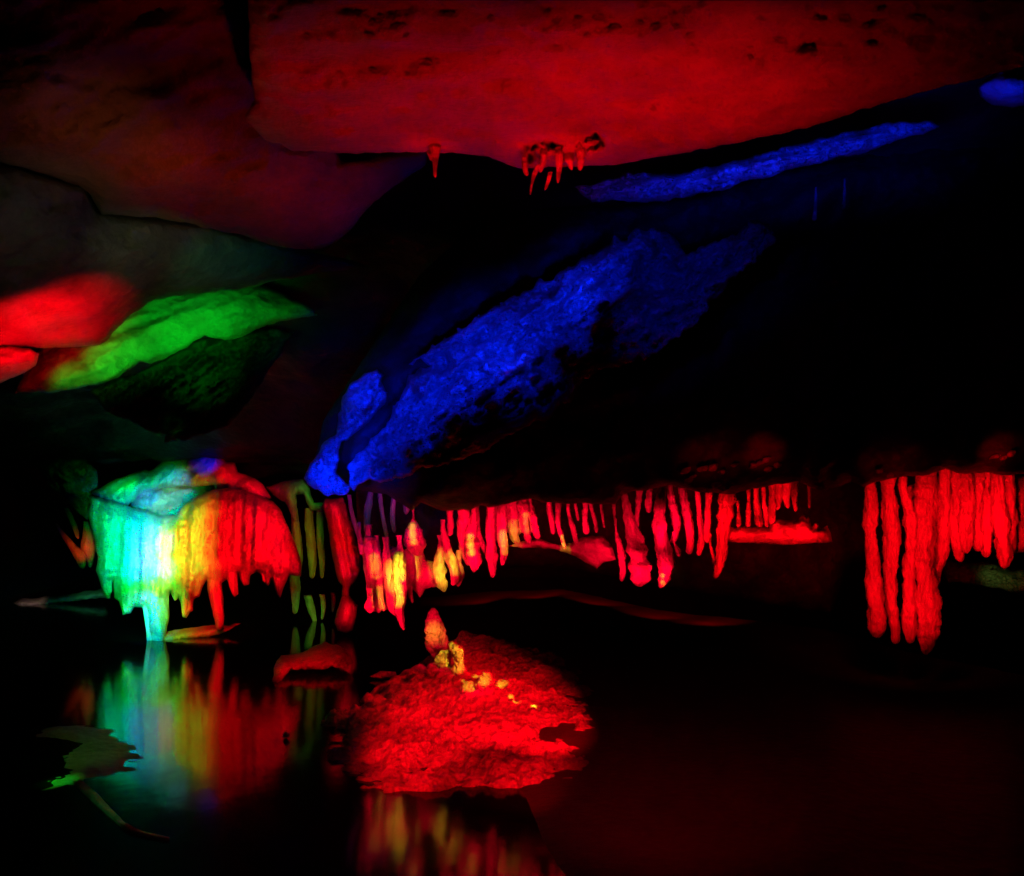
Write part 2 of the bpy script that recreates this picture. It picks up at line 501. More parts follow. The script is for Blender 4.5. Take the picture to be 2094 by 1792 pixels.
def ceil_z(X, Y):
    z = np.interp(Y, [-6, 0, 5.5, 11.5, 16, 20, 22], [4.6, 4.8, 4.6, 2.5, 2.3, 1.6, -.6])
    z = z - np.clip(np.abs(X) - 8.5, 0, 3) ** 2 * 1.2 + .22 * fbm(X * .8, Y * .8, 3, 5) + .1 * fbm(X * .9 + Y, Y * 2.2, 8, 4, True)
    return z


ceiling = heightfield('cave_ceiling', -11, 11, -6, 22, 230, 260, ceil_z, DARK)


def bed_z(X, Y):
    return -.7 + .15 * fbm(X * .7, Y * .7, 21, 3)


heightfield('lake_bed', -12, 12, -6, 22.5, 60, 70, bed_z, MUD)
bw = build('water', [(-11, -6, 0), (11, -6, 0), (11, 22.2, 0), (-11, 22.2, 0)], [(0, 1, 2, 3)], water_mat(), fix=False)
bw['kind'] = 'structure'


# mud bank: shoreline in front, crest behind
def bank():
    us = np.linspace(860, 2520, 280)
    vs = np.interp(us, [860, 1000, 1060, 1110, 1200, 1350, 2420], [1310, 1400, 1620, 1760, 1900, 2150, 2600])
    vc = np.interp(us, [860, 1000, 1150, 1350, 1700, 1830, 2060, 2420], [1224, 1211, 1206, 1250, 1290, 1330, 1377, 1450])
    vs = vs + 26 * fbm(us / 60, us * 0, 77, 4)
    Yc = np.interp(us, [860, 1150, 2060, 2420], [15, 14, 8, 7])
    rows = 70
    V = []
    for j in range(rows):
        t = j / (rows - 1) * 1.35
        for i, u in enumerate(us):
            a = at(u, vs[i], F * (CAMZ + .01) / (vs[i] - HOR))
            b = at(u, vc[i], Yc[i])
            if t <= 1:
                x, y = a.x + (b.x - a.x) * t, a.y + (b.y - a.y) * t
                z = a.z + (b.z - a.z) * (1 - (1 - t) ** 1.25)
            else:
                k = (t - 1) / .35
                x, y = b.x * (1 + k * .12), b.y * (1 + k * .12)
                z = b.z - .8 * k * k
            V.append((x, y, z))
    V = np.array(V)
    f = np.clip(np.repeat(np.arange(rows), len(us)) / 12, 0, 1)
    V[:, 2] += f * .02 * fbm(V[:, 0] * 2.2, V[:, 1] * 2.2, 5, 4)
    n = len(us)
    Fs = [(j * n + i, j * n + i + 1, (j + 1) * n + i + 1, (j + 1) * n + i) for j in range(rows - 1) for i in range(n - 1)]
    o = build('mud_bank', V, Fs, MUD, fix=False)
    o['kind'] = 'structure'


bank()

# roof shelves and bulges: parts of the ceiling
N_S = [(.10, 160, 60, -8, False), (.03, 30, 14, -10, False)]
relief('rock_shelf', [(500, -120), (512, 120), (520, 205), (500, 240), (540, 285), (600, 308), (700, 314), (860, 312), (925, 312), (1000, 322), (1065, 345),
                      (1250, 338), (1440, 305), (1560, 280), (1650, 262), (1760, 225), (1900, 185), (2000, 160), (2160, 120), (2160, -120)],
       [(900, 190, 3.25), (900, 310, 3.8), (1500, 190, 3.25)], LIME, .08, 26, .9, 9,
       [(.05, 260, 50, -6, False), (.02, 60, 10, -8, True), (.018, 22, 9, -8, False)], 3, ceiling, 11,
       pits=[(1085, 322, 9, .3), (1076, 305, 7, .25), (1095, 298, 7, .25), (1108, 290, 6, .2), (1128, 296, 9, .3), (1143, 302, 6, .2), (1150, 318, 5, .2), (1186, 288, 6, .2), (1205, 284, 7, .25), (1218, 278, 8, .3), (1228, 290, 6, .3), (1216, 300, 5, .3), (1335, 212, 7, .06), (1350, 203, 6, .07), (1365, 198, 8, .05), (1400, 200, 9, .05)])
relief('rock_bulge', [(-120, -120), (680, -120), (680, 250), (700, 320), (880, 300), (870, 340), (800, 385), (750, 430), (700, 490), (640, 512), (560, 503), (480, 478),
                      (420, 466), (330, 447), (205, 440), (185, 400), (160, 380), (60, 352), (-120, 320)],
       [(300, 200, 4.6), (300, 440, 5.3), (750, 430, 5.7)], LIME, .35, 150, 1.0, 10, N_S, 4, ceiling, 12)
relief('rock_bulge', [(-120, 300), (170, 380), (200, 430), (420, 460), (640, 515), (770, 545), (640, 560), (500, 590), (400, 600), (310, 615), (262, 650), (225, 690), (205, 706),
                      (100, 712), (-120, 706)],
       [(100, 400, 5.0), (100, 690, 5.9), (600, 540, 6.7)], LIME, .35, 120, .9, 8, [(.05, 200, 50, -15, False), (.018, 40, 14, -20, False)], 3, ceiling, 13)
relief('rock_lobe', [(-120, 690), (60, 712), (80, 722), (72, 748), (45, 765), (-120, 830)],
       [(0, 700, 5.7), (0, 800, 6.1), (80, 730, 5.9)], LIME, .3, 40, .8, 6, [(.03, 40, 20, 0, False)], 2, ceiling, 14)
relief('rock_shelf', [(30, 805), (60, 740), (100, 690), (150, 640), (300, 570), (450, 550), (560, 590), (630, 625), (650, 645), (604, 654), (548, 664), (505, 684),
                      (460, 698), (420, 688), (380, 712), (310, 744), (285, 740), (240, 772), (200, 786), (120, 802)],
       [(200, 700, 6.9), (300, 740, 7.0), (560, 650, 7.5)], LIME, .25, 46, .9, 6, [(.06, 160, 24, -22, False), (.03, 60, 8, -22, False)], 3, ceiling, 15)
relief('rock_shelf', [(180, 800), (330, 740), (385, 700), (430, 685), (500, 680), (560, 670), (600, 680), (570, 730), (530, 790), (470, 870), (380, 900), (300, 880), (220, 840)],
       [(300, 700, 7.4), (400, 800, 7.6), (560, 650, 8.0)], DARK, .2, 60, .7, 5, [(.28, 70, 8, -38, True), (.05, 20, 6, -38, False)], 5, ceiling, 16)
relief('rock_knob', [(335, 905), (340, 880), (365, 862), (392, 852), (380, 875), (362, 898)],
       [(300, 850, 7.4), (400, 900, 7.6), (560, 650, 7.8)], ROUGH, .1, 14, .5, 4, [], 2, ceiling, 17)

# dark slab over the right half of the cave, its lip hides the roots of the stalactites
slab_low = [(842, 1045), (860, 1030), (905, 1046), (960, 1042), (985, 1032), (1000, 1036), (1040, 1028), (1085, 1020), (1110, 1028), (1150, 1030),
            (1210, 1030), (1260, 1032), (1272, 1010), (1330, 1000), (1375, 993), (1440, 1008), (1500, 1010), (1540, 1000), (1600, 990), (1632, 985), (1680, 1005), (1740, 985), (1765, 995),
            (1790, 985), (1850, 975), (1900, 972), (1935, 958), (1960, 968), (2060, 970), (2240, 960)]
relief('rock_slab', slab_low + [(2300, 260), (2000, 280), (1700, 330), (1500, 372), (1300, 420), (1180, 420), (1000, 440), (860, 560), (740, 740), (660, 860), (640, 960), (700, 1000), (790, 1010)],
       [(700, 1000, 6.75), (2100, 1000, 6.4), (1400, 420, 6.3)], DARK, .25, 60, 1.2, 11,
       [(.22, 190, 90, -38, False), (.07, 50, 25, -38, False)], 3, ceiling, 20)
NB = [(.22, 90, 40, -38, True), (.12, 26, 14, -30, True)]
relief('rock_ridge', T4((180, 900), (200, 850), (260, 760), (330, 700), (345, 600), (370, 520), (400, 450), (480, 400), (540, 385), (580, 400), (560, 440), (590, 490), (575, 555), (520, 620),
                        (440, 700), (390, 740), (355, 745), (350, 820), (330, 890), (370, 930), (410, 970), (380, 1000), (300, 1012), (220, 965), (170, 920)),
       [(640, 1000, 6.0), (800, 750, 5.87), (700, 800, 5.95)], ROUGH, .3, 32, .6, 5, [(.15, 40, 24, -50, True), (.08, 14, 9, -30, True)], 5, ceiling, 21)
relief('rock_ridge', [(712, 1000), (708, 960), (735, 925), (778, 880), (800, 845), (825, 805), (842, 772), (880, 744), (838, 740), (880, 715), (932, 680), (985, 645), (1050, 608), (1120, 572), (1200, 528),
                      (1265, 486), (1335, 470), (1375, 490), (1400, 515), (1440, 496), (1500, 484), (1530, 452), (1570, 455), (1590, 480), (1540, 540), (1480, 590), (1440, 640), (1380, 700), (1300, 740), (1220, 760), (1180, 800),
                      (1120, 850), (1060, 880), (1000, 920), (920, 940), (850, 965), (800, 985), (735, 990)],
       [(720, 980, 5.95), (1000, 700, 5.7), (1300, 600, 5.47)], ROUGH, .26, 60, .9, 5,
       [(.32, 100, 44, -38, True), (.22, 34, 14, -34, True), (.07, 12, 8, -30, False)], 12, ceiling, 22,
       pits=[(860, 738, 26, .3), (900, 745, 20, .25), (1180, 690, 24, .35), (1230, 690, 22, .35), (1340, 560, 40, .5), (1110, 760, 18, .3), (1130, 820, 40, .3), (1050, 850, 30, .2)])
relief('rock_lip', T3((-60, 540), (60, 520), (200, 470), (320, 470), (440, 470), (600, 440), (740, 405), (860, 370), (980, 340), (1150, 300), (1300, 260), (1420, 230), (1560, 235), (1640, 222), (1670, 250),
                      (1600, 285), (1500, 305), (1390, 350), (1330, 370), (1250, 390), (1100, 425), (940, 465), (880, 495), (740, 515), (640, 560), (420, 590), (380, 610), (150, 608), (20, 605)),
       [(1200, 400, 5.0), (1900, 260, 4.6), (1600, 400, 4.8)], ROUGH, .22, 24, .9, 5, [(.10, 90, 14, -14, True), (.04, 20, 8, -14, False)], 4, ceiling, 24)
relief('rock_lobe', T3((1850, 60), (1870, 110), (1920, 150), (2020, 163), (2120, 150), (2160, 40), (2000, -60)),
       [(2000, 150, 4.2), (2094, 220, 4.5), (2050, 100, 4.0)], LIME, .3, 40, .7, 6, [(.04, 30, 14, 0, False)], 2, ceiling, 25)
relief('spill_blocker', [(728, 990), (732, 1100), (760, 1170), (850, 1190), (1000, 1160), (1150, 1160), (1400, 1210), (1700, 1255), (1740, 1150), (1900, 1130), (2300, 1130), (2300, 930), (1500, 950)],
       [(728, 1100, 10.2), (2200, 1100, 10.4), (1400, 1240, 10.3)], DARK, .2, 50, .6, 10, [(.15, 60, 60, 0, False)], 4, ceiling, 26)  # added dark sheet behind the fringe, keeps lamp spill off the back
# knobs of the roof just above the stalactites, catching red light
knobs = P3((470, 262), (540, 255), (600, 245), (640, 268), (505, 290), (610, 330), (655, 345), (700, 235), (790, 238), (820, 225), (850, 208), (905, 236), (860, 258),
           (1385, 262), (1440, 285), (1940, 195), (1975, 200), (2010, 180), (560, 250), (480, 310))
for i, (u, v) in enumerate(knobs):
    rs = random.Random(i)
    a, b = rs.uniform(7, 14), rs.uniform(3.5, 7)
    pts = []
    for k in range(9):
        t = 2 * math.pi * k / 9
        q = rs.uniform(.75, 1.2)
        x, y = a * math.cos(t) * q, b * math.sin(t) * q
        pts.append((u + x * .92 + y * .3, v - x * .3 + y))
    relief('rock_knob', pts, [(1200, 1000, 6.3), (2000, 1000, 6.1), (1400, 420, 5.9)], ROUGH, .07, 8, .5, 4, [], 1, ceiling, 40 + i)

# ------------------------------------------------------------------ flowstone on the left
fl = empty('flowstone', at(380, 1305, 10.95), 'broad fringed flowstone cascade glowing green, cyan, yellow and red above the pool', 'flowstone')
cur = P1((540, 480), (650, 510), (780, 545), (800, 560), (900, 575), (960, 600), (1060, 600), (1100, 540), (1200, 478), (1300, 440), (1420, 440), (1560, 480), (1650, 520), (1700, 580), (1745, 680), (1790, 790),
         (1825, 900), (1820, 975), (1790, 970), (1750, 960), (1720, 1020), (1690, 1105), (1665, 1060), (1640, 990), (1622, 1028), (1600, 1020), (1580, 960), (1550, 945), (1515, 965), (1505, 1020),
         (1475, 1030), (1450, 990), (1438, 950), (1440, 1080), (1415, 1100), (1395, 1060), (1375, 990), (1340, 1010), (1352, 1100), (1355, 1280), (1330, 1300), (1300, 1285), (1280, 1180), (1255, 1060),
         (1245, 1000), (1225, 1030), (1205, 1090), (1170, 1110), (1165, 1180), (1145, 1190), (1125, 1225), (1100, 1220), (1088, 1120), (1080, 1100), (1055, 1120), (1030, 1070), (1020, 1100), (1022, 1240), (1010, 1290),
         (990, 1380), (900, 1380), (885, 1250), (870, 1160), (810, 1155), (790, 1190), (740, 1205), (720, 1120), (690, 1100), (680, 1000), (665, 1105), (640, 1105), (610, 1030), (580, 940), (590, 850), (575, 760), (540, 640), (520, 600), (545, 540))
relief('curtain', cur, [(200, 1100, 11.0), (600, 1100, 11.0), (400, 1300, 10.9)], CALC, .45, 34, .5, 3.4,
       [(.10, 11, 260, 3, False), (.05, 5, 90, 3, False), (.04, 12, 12, 3, True)], 1.5, fl, 31)
relief('upper_ledge', P1((545, 470), (700, 385), (880, 325), (905, 335), (990, 270), (1110, 225), (1200, 200), (1330, 210), (1370, 280), (1420, 290), (1440, 340), (1560, 390), (1600, 430),
                         (1640, 500), (1560, 500), (1430, 455), (1300, 445), (1290, 425), (1150, 428), (980, 440), (870, 462), (800, 525), (760, 560), (640, 530)),
       [(200, 1000, 11.4), (600, 1000, 11.4), (400, 930, 11.8)], CALC, .3, 24, .8, 4, [(.1, 18, 40, 50, False), (.04, 6, 20, 50, False)], 2, fl, 32)
relief('inner_wall', P1((780, 560), (800, 500), (870, 445), (1150, 410), (1320, 420), (1320, 470), (1200, 520), (1060, 640), (940, 620)),
       [(200, 1000, 11.6), (600, 1000, 11.6), (400, 930, 11.9)], CALC, .1, 20, .5, 4, [(.12, 18, 14, 20, False)], 2, fl, 33)
relief('left_lobe', P1((200, 285), (330, 262), (430, 250), (520, 260), (590, 335), (592, 430), (560, 480), (545, 560), (535, 640), (470, 590), (400, 505), (300, 440), (250, 350)),
       [(200, 1000, 11.5), (100, 940, 11.9), (180, 930, 11.7)], ROUGH, .25, 26, .6, 4, [(.16, 30, 14, 35, True)], 4, fl, 34)
for i, p in enumerate([P1((905, 700, 26), (905, 860, 20), (930, 980, 14), (955, 1120, 7)), P1((975, 780, 22), (965, 900, 18), (985, 1000, 14), (1005, 1120, 13), (1000, 1230, 8)),
                       P1((1040, 680, 26), (1025, 850, 22), (1040, 980, 18), (1062, 1115, 12)), P1((1130, 650, 34), (1130, 850, 30), (1120, 1050, 22), (1112, 1215, 12)),
                       P1((1215, 620, 30), (1210, 800, 26), (1200, 960, 20), (1190, 1070, 12)), P1((1300, 640, 34), (1290, 850, 30), (1300, 1050, 28), (1330, 1200, 24), (1330, 1295, 14)),
                       P1((1400, 640, 30), (1390, 850, 26), (1400, 1000, 22), (1415, 1090, 10)), P1((1480, 650, 26), (1470, 850, 24), (1478, 1020, 18)),
                       P1((1545, 620, 24), (1560, 800, 20), (1600, 1010, 10)), P1((1620, 640, 28), (1650, 850, 28), (1680, 1000, 24), (1690, 1095, 8)),
                       P1((1690, 700, 22), (1750, 850, 26), (1800, 960, 16)), P1((640, 620, 40), (640, 850, 34), (660, 1080, 16)), P1((740, 640, 38), (740, 900, 36), (760, 1100, 28), (760, 1195, 14)),
                       P1((850, 640, 34), (850, 850, 34), (880, 1080, 30), (900, 1260, 22), (905, 1375, 14)), P1((950, 1180, 22), (960, 1280, 26), (955, 1370, 20))]):
    drip('flowstone_rib', p, 10.76 + .03 * (i % 3), CALC, fl, 60 + i, .1)

G_L = 'small stalactites left of the flowstone'


def thing(name, label, cat, pts, Y, group=None, mat=CALC, seed=0, nod=.16, flat=1.):
    o = drip(name, pts, Y, mat, None, seed, nod, 22, flat)
    return props(o, label, cat, group)


def body(name, label, cat, outline, pp, group=None, mat=CALC, **k):
    o = relief(name, outline, pp, mat, **k)
    return props(o, label, cat, group)


thing('stalactite', 'thin dim red stalactite, upper of the three left of the flowstone', 'stalactite', P1((400, 560, 12), (420, 600, 15), (450, 670, 15), (472, 745, 9)), 12.2, G_L, seed=1)
thing('stalactite', 'dim red crooked stalactite with a bulging foot, leftmost beside the flowstone', 'stalactite', P1((340, 650, 8), (370, 700, 13), (430, 780, 25), (480, 840, 34), (500, 925, 14)), 12.25, G_L, seed=2)
thing('stalactite', 'dark red stalactite tight against the green side of the flowstone', 'stalactite', P1((520, 640, 12), (530, 720, 28), (535, 800, 42), (545, 860, 22), (545, 918, 10)), 12.3, G_L, seed=3)
body('rock_ledge', 'long low shoreline ledge at far left, pinkish turning green', 'ledge', P1((-120, 1160), (60, 1130), (150, 1108), (380, 1080), (620, 1045), (660, 1070), (640, 1100), (400, 1122), (200, 1165), (60, 1185), (-120, 1215)),
     [(0, 1240, 15.2), (200, 1220, 15.2), (100, 1200, 15.6)], mat=LIME, bulge=.2, R=8, thick=.6, step=4, noise=[(.08, 20, 8, 0, False)], seed=71)
body('rock_ledge', 'low wet ledge glowing faint green at the water line under the flowstone', 'ledge', P1((880, 1330), (1000, 1300), (1150, 1285), (1300, 1268), (1460, 1262), (1380, 1300), (1300, 1330), (1100, 1355), (990, 1385), (890, 1385)),
     [(300, 1310, 10.9), (500, 1290, 11.2), (400, 1280, 11.3)], mat=LIME, bulge=.15, R=8, thick=.4, step=4, noise=[(.05, 20, 8, 0, False)], seed=72)

# dim green curtain between flowstone and column
G_G = 'dim green stalactites between flowstone and red column'
body('drapery', 'dim green arching drapery joining flowstone to the blue ridge', 'drapery', P1((1600, 430), (1750, 390), (1830, 380), (1870, 440), (1900, 520), (1960, 530), (2000, 560), (1960, 590), (1880, 570), (1830, 480), (1790, 480), (1800, 640), (1770, 640), (1720, 520), (1650, 480)),
     [(560, 1000, 12.7), (650, 1000, 12.6), (600, 1100, 12.6)], mat=CALC, bulge=.15, R=12, thick=.3, step=4, noise=[(.08, 14, 30, 0, False)], seed=73)
gl = [(P1((1775, 560, 22), (1790, 700, 26), (1800, 850, 28), (1795, 960, 20)), 'dim green stalactite tucked behind the right edge of the flowstone'),
      (P1((1775, 950, 30), (1785, 1080, 28), (1780, 1200, 14)), 'broad dim green stalactite tip below the right edge of the flowstone'),
      (P1((1865, 560, 22), (1870, 700, 28), (1885, 850, 26), (1885, 985, 14)), 'dim green stalactite, longest between flowstone and red column'),
      (P1((1930, 560, 18), (1935, 750, 22), (1945, 880, 18), (1945, 985, 10)), 'thin dim green stalactite nearest the upper red column'),
      (P1((1860, 1085, 26), (1880, 1160, 24), (1905, 1262, 10)), 'short green stalactite tip low in the gap, left one of three'),
      (P1((1945, 1080, 18), (1955, 1160, 16), (1945, 1235, 8)), 'short green stalactite tip low in the gap, middle one of three'),
      (P1((2010, 1070, 14), (2015, 1120, 13), (2010, 1190, 6)), 'short green stalactite tip touching the red stalagmite foot')]
for i, (p, l) in enumerate(gl):
    thing('stalactite', l, 'stalactite', p, 12.7, G_G, seed=80 + i)

cl = empty('column', at(705, 1296, 11.2), 'tall bright red column with a pinched waist under the blue ridge', 'column')
relief('column_shaft', P2((170, 400), (190, 352), (300, 345), (320, 390), (335, 450), (365, 540), (385, 620), (408, 720), (405, 790), (372, 850), (345, 880), (335, 945), (315, 960), (290, 945), (295, 880), (268, 850), (250, 780),
                          (222, 640), (205, 500)), [(600, 1000, 11.2), (800, 1000, 11.2), (700, 1200, 11.2)], CALC, .35, 18, .4, 4, [(.12, 8, 160, -12, False)], 1.5, cl, 74)
relief('column_foot', P2((300, 930), (340, 945), (388, 1000), (382, 1070), (358, 1150), (320, 1168), (268, 1150), (248, 1110), (262, 1030), (284, 965)),
       [(600, 1250, 11.2), (800, 1250, 11.2), (700, 1200, 11.2)], CALC, .3, 18, .4, 4, [(.05, 16, 16, 0, False)], 1.5, cl, 75)

G_B = 'faint thin stalactites behind the amber group'
gb = [(P2((335, 330, 12), (350, 430, 13), (375, 520, 13), (395, 600, 8)), 'faint bluish stalactite along the right edge of the red column'),
      (P2((470, 300, 14), (450, 420, 22), (440, 560, 18)), 'faint olive stalactite right of the red column top'),
      (P2((520, 300, 14), (535, 430, 12), (560, 560, 12), (580, 650, 8)), 'faint grey stalactite, middle of the dim set behind the amber group'),
      (P2((610, 330, 14), (600, 450, 16), (610, 560, 12)), 'faint dark stalactite left of the small red cone'),
      (P2((700, 280, 24), (690, 380, 24), (680, 450, 12)), 'faint teal stalactite above the small red cone')]
for i, (p, l) in enumerate(gb):
    thing('stalactite', l, 'stalactite', p, 8.35, G_B, seed=90 + i)

# ------------------------------------------------------------------ stalactite fringe under the slab lip
G_F = 'stalactites hanging below the dark slab'
fr = [
    (P2((400, 560, 8), (405, 610, 14), (410, 650, 14), (412, 695, 8)), 'tiny red stalactite between column and amber-tipped group'),
    (P2((455, 575, 18), (462, 600, 30), (462, 720, 32), (475, 850, 26), (500, 960, 22), (515, 1045, 14)), 'long amber and red stalactite, leftmost of the amber group'),
    (P2((465, 960, 14), (458, 1010, 22), (462, 1048, 14)), 'short red stub beside the foot of the leftmost amber stalactite'),
    (P2((505, 640, 14), (515, 760, 24), (520, 900, 20), (545, 1035, 12)), 'dark red slender stalactite between two amber ones'),
    (P2((560, 650, 16), (570, 760, 26), (580, 880, 26), (595, 1000, 24), (610, 1060, 12)), 'amber stalactite, left half of the brightest yellow pair'),
    (P2((640, 640, 14), (635, 740, 32), (645, 860, 36), (655, 960, 30), (640, 1030, 22), (665, 1150, 8)), 'brightest yellow stalactite with a red pointed tip hanging lowest'),
    (P2((690, 820, 10), (700, 900, 14), (718, 985, 7)), 'small red spur on the right of the brightest yellow stalactite'),
    (P2((725, 465, 5), (722, 520, 26), (722, 580, 42), (735, 640, 44), (750, 700, 34)), 'small red cone with an amber heart rising above the dark red curtain'),
    (P2((945, 420, 18), (950, 500, 18), (945, 580, 14)), 'short red stalactite above the amber cluster right of the curtain'),
    (P2((895, 640, 18), (880, 740, 34), (885, 830, 40), (910, 918, 14)), 'stout amber stalactite at left of the cluster right of the curtain'),
    (P2((905, 545, 12), (930, 640, 22), (960, 740, 26), (975, 830, 20), (965, 880, 10)), 'curved amber-streaked stalactite in the middle of the amber cluster'),
    (P2((1000, 730, 12), (1012, 810, 18), (995, 888, 8)), 'short hooked amber stalactite at right of the amber cluster'),
    (P2((1025, 415, 30), (1035, 500, 34), (1025, 600, 26), (1035, 700, 18), (1055, 760, 8)), 'wide red stalactite forking near its amber-lit middle'),
    (P2((1090, 440, 14), (1075, 560, 28), (1078, 660, 36), (1090, 750, 28), (1090, 800, 10)), 'red stalactite with an amber spot on a swollen lower half'),
    (P2((1105, 440, 14), (1115, 560, 16), (1145, 640, 15), (1168, 705, 8)), 'thin leaning red stalactite right of the amber-spotted one'),
    (P2((1200, 410, 26), (1188, 540, 26), (1198, 700, 28), (1205, 832, 14)), 'long pink-red stalactite reaching lowest left of the dark arch'),
    (P2((1255, 400, 26), (1258, 540, 24), (1272, 660, 22), (1262, 758, 8)), 'red stalactite with an amber streak beside the lowest pink-red one'),
    (P2((1315, 395, 28), (1325, 500, 26), (1335, 590, 28), (1362, 640, 12)), 'broad red stalactite at the crown of the dark arch'),
    (P2((1385, 390, 34), (1400, 480, 26), (1410, 560, 20), (1425, 625, 14)), 'red stalactite with a pale yellow rib above the arch'),
    (P2((1425, 390, 18), (1450, 490, 20), (1478, 600, 16)), 'red leaning stalactite closing the group above the arch'),
    (P2((1545, 400, 14), (1560, 490, 15), (1570, 572, 10)), 'short red stalactite, first right of the gap above the ledge'),
    (P2((1600, 400, 14), (1598, 490, 13), (1618, 580, 13), (1642, 662, 9)), 'red stalactite with a yellow tip touching the sloping ledge'),
    (P2((1662, 440, 9), (1690, 540, 13), (1712, 630, 12)), 'thin red stalactite right of the yellow-tipped one'),
    (P2((1703, 395, 8), (1712, 440, 8), (1720, 490, 5)), 'tiny red stalactite high above the sloping ledge'),
    (P2((1765, 400, 15), (1762, 480, 13), (1772, 572, 17)), 'red stalactite, left leg of the small joined pair above the ledge'),
    (P2((1800, 400, 10), (1822, 490, 10), (1830, 562, 10)), 'thin red stalactite, right leg of the small joined pair above the ledge'),
    (P2((1860, 400, 7), (1868, 460, 7), (1878, 532, 5)), 'threadlike red stalactite above the right end of the sloping ledge'),
    (P2((1938, 440, 7), (1942, 480, 6), (1945, 522, 5)), 'faintest small red stalactite before the large paired one'),
    (P3((138, 540, 5), (145, 585, 11), (160, 640, 14), (170, 720, 14), (165, 788, 10)), 'smooth red finger stalactite at the end of the sloping ledge'),
    (P3((175, 370, 12), (190, 440, 17), (212, 540, 26), (238, 640, 38), (255, 740, 36), (250, 812, 24)), 'thick pink-red stalactite with a swollen blunt foot'),
    (P3((248, 350, 12), (242, 430, 11), (228, 540, 12)), 'thin dark red stalactite joining the swollen one from above'),
    (P3((298, 370, 12), (292, 420, 15), (295, 462, 8)), 'short dark red stub left of the amber-tipped stout stalactite'),
    (P3((358, 345, 14), (345, 440, 20), (348, 560, 30), (372, 680, 32), (370, 760, 24), (350, 818, 12)), 'stout red stalactite with a small amber tip'),
    (P3((395, 335, 10), (408, 430, 17), (425, 530, 16), (405, 605, 12)), 'red stalactite curling back toward the amber-tipped stout one'),
    (P3((450, 340, 14), (470, 440, 17), (490, 560, 17), (485, 658, 13)), 'long even red stalactite in the middle of the right-hand row'),
    (P3((415, 600, 4), (430, 640, 11), (436, 668, 9)), 'small red knob stalactite between two longer ones'),
    (P3((525, 370, 10), (535, 480, 12), (542, 580, 13), (530, 665, 9)), 'slim red stalactite second left of the forked one'),
    (P3((578, 370, 13), (572, 480, 13), (570, 605, 12)), 'slim red stalactite next left of the forked one'),
    (P3((668, 375, 30), (655, 480, 30), (645, 600, 21), (635, 690, 17), (610, 772, 14)), 'wide-rooted red stalactite forming the forked spike left of the flat ledge'),
    (P3((585, 610, 5), (602, 680, 8), (615, 740, 9)), 'thin prong of the forked red spike'),
    (P3((718, 455, 5), (720, 490, 8), (718, 530, 10)), 'tiny red stub rising on the left end of the flat ledge'),
    (P3((768, 400, 7), (765, 460, 10), (765, 530, 12)), 'short red spike on the flat ledge, left of the close row'),
    (P3((800, 345, 11), (806, 440, 13), (820, 532, 13)), 'red pillar at left of the close row on the flat ledge'),
    (P3((835, 335, 8), (842, 430, 9), (856, 530, 8)), 'thin red pillar second in the close row on the flat ledge'),
    (P3((880, 330, 14), (880, 420, 13), (874, 520, 13)), 'red pillar third in the close row on the flat ledge'),
    (P3((915, 325, 15), (912, 400, 12), (903, 450, 7)), 'short red stalactite hanging over the flat ledge, left of three'),
    (P3((948, 320, 18), (948, 400, 14), (952, 440, 7)), 'short red stalactite hanging over the flat ledge, middle of three'),
    (P3((985, 315, 15), (986, 400, 11), (990, 455, 5)), 'short red stalactite hanging over the flat ledge, right of three'),
    (P3((1055, 360, 6), (1056, 400, 6), (1054, 440, 4)), 'faint tiny red stalactite above the right end of the flat ledge'),
]
for i, (p, l) in enumerate(fr):
    t = list(p[0])
    root = (t[0] - 1, t[1] - 22, max(t[2], 3))
    thing('stalactite', l, 'stalactite', [(a, b, c * 1.15) for a, b, c in [root] + p], 7.25 + .12 * math.sin(i * 2.3), G_F, seed=100 + i, nod=.42)

body('drapery', 'dull red folded rock curtain between the two amber groups', 'drapery', P2((600, 700), (690, 650), (760, 640), (800, 720), (860, 740), (880, 800), (895, 885), (800, 900), (790, 930), (770, 952), (745, 925), (700, 880), (640, 880)),
     [(800, 1100, 7.5), (900, 1100, 7.5), (850, 1200, 7.5)], mat=CALC, bulge=.12, R=16, thick=.25, step=4, noise=[(.05, 12, 40, 0, False)], seed=201)
body('drapery', 'red folded sheet of rock behind the stalactites at the crown of the arch', 'drapery', P2((1180, 370), (1440, 370), (1450, 450), (1460, 540), (1420, 590), (1380, 560), (1340, 600), (1290, 560), (1240, 640), (1215, 560), (1180, 620), (1165, 520)),
     [(1000, 1000, 7.5), (1100, 1000, 7.5), (1050, 1100, 7.5)], mat=CALC, bulge=.08, R=14, thick=.2, step=3.5, noise=[(.09, 9, 60, 6, False)], seed=204)
body('drapery', 'dark red folded sheet behind the long amber and red stalactites', 'drapery', P2((395, 590), (490, 585), (530, 690), (600, 640), (650, 650), (700, 760), (700, 900), (640, 980), (560, 1020), (470, 1040), (450, 960), (430, 800)),
     [(700, 1100, 7.6), (850, 1100, 7.6), (800, 1200, 7.6)], mat=CALC, bulge=.08, R=14, thick=.2, step=3.5, noise=[(.09, 9, 60, -8, False)], seed=205)
body('drapery', 'red curtain sheet filling the gaps of the far-right stalactites', 'drapery', P3((1730, 290), (2200, 280), (2200, 640), (2010, 650), (1960, 600), (1900, 640), (1850, 600), (1800, 630), (1750, 560)),
     [(1950, 1000, 7.3), (2100, 1000, 7.3), (2000, 1100, 7.3)], mat=CALC, bulge=.08, R=16, thick=.2, step=4, noise=[(.10, 12, 90, 2, False)], seed=206)
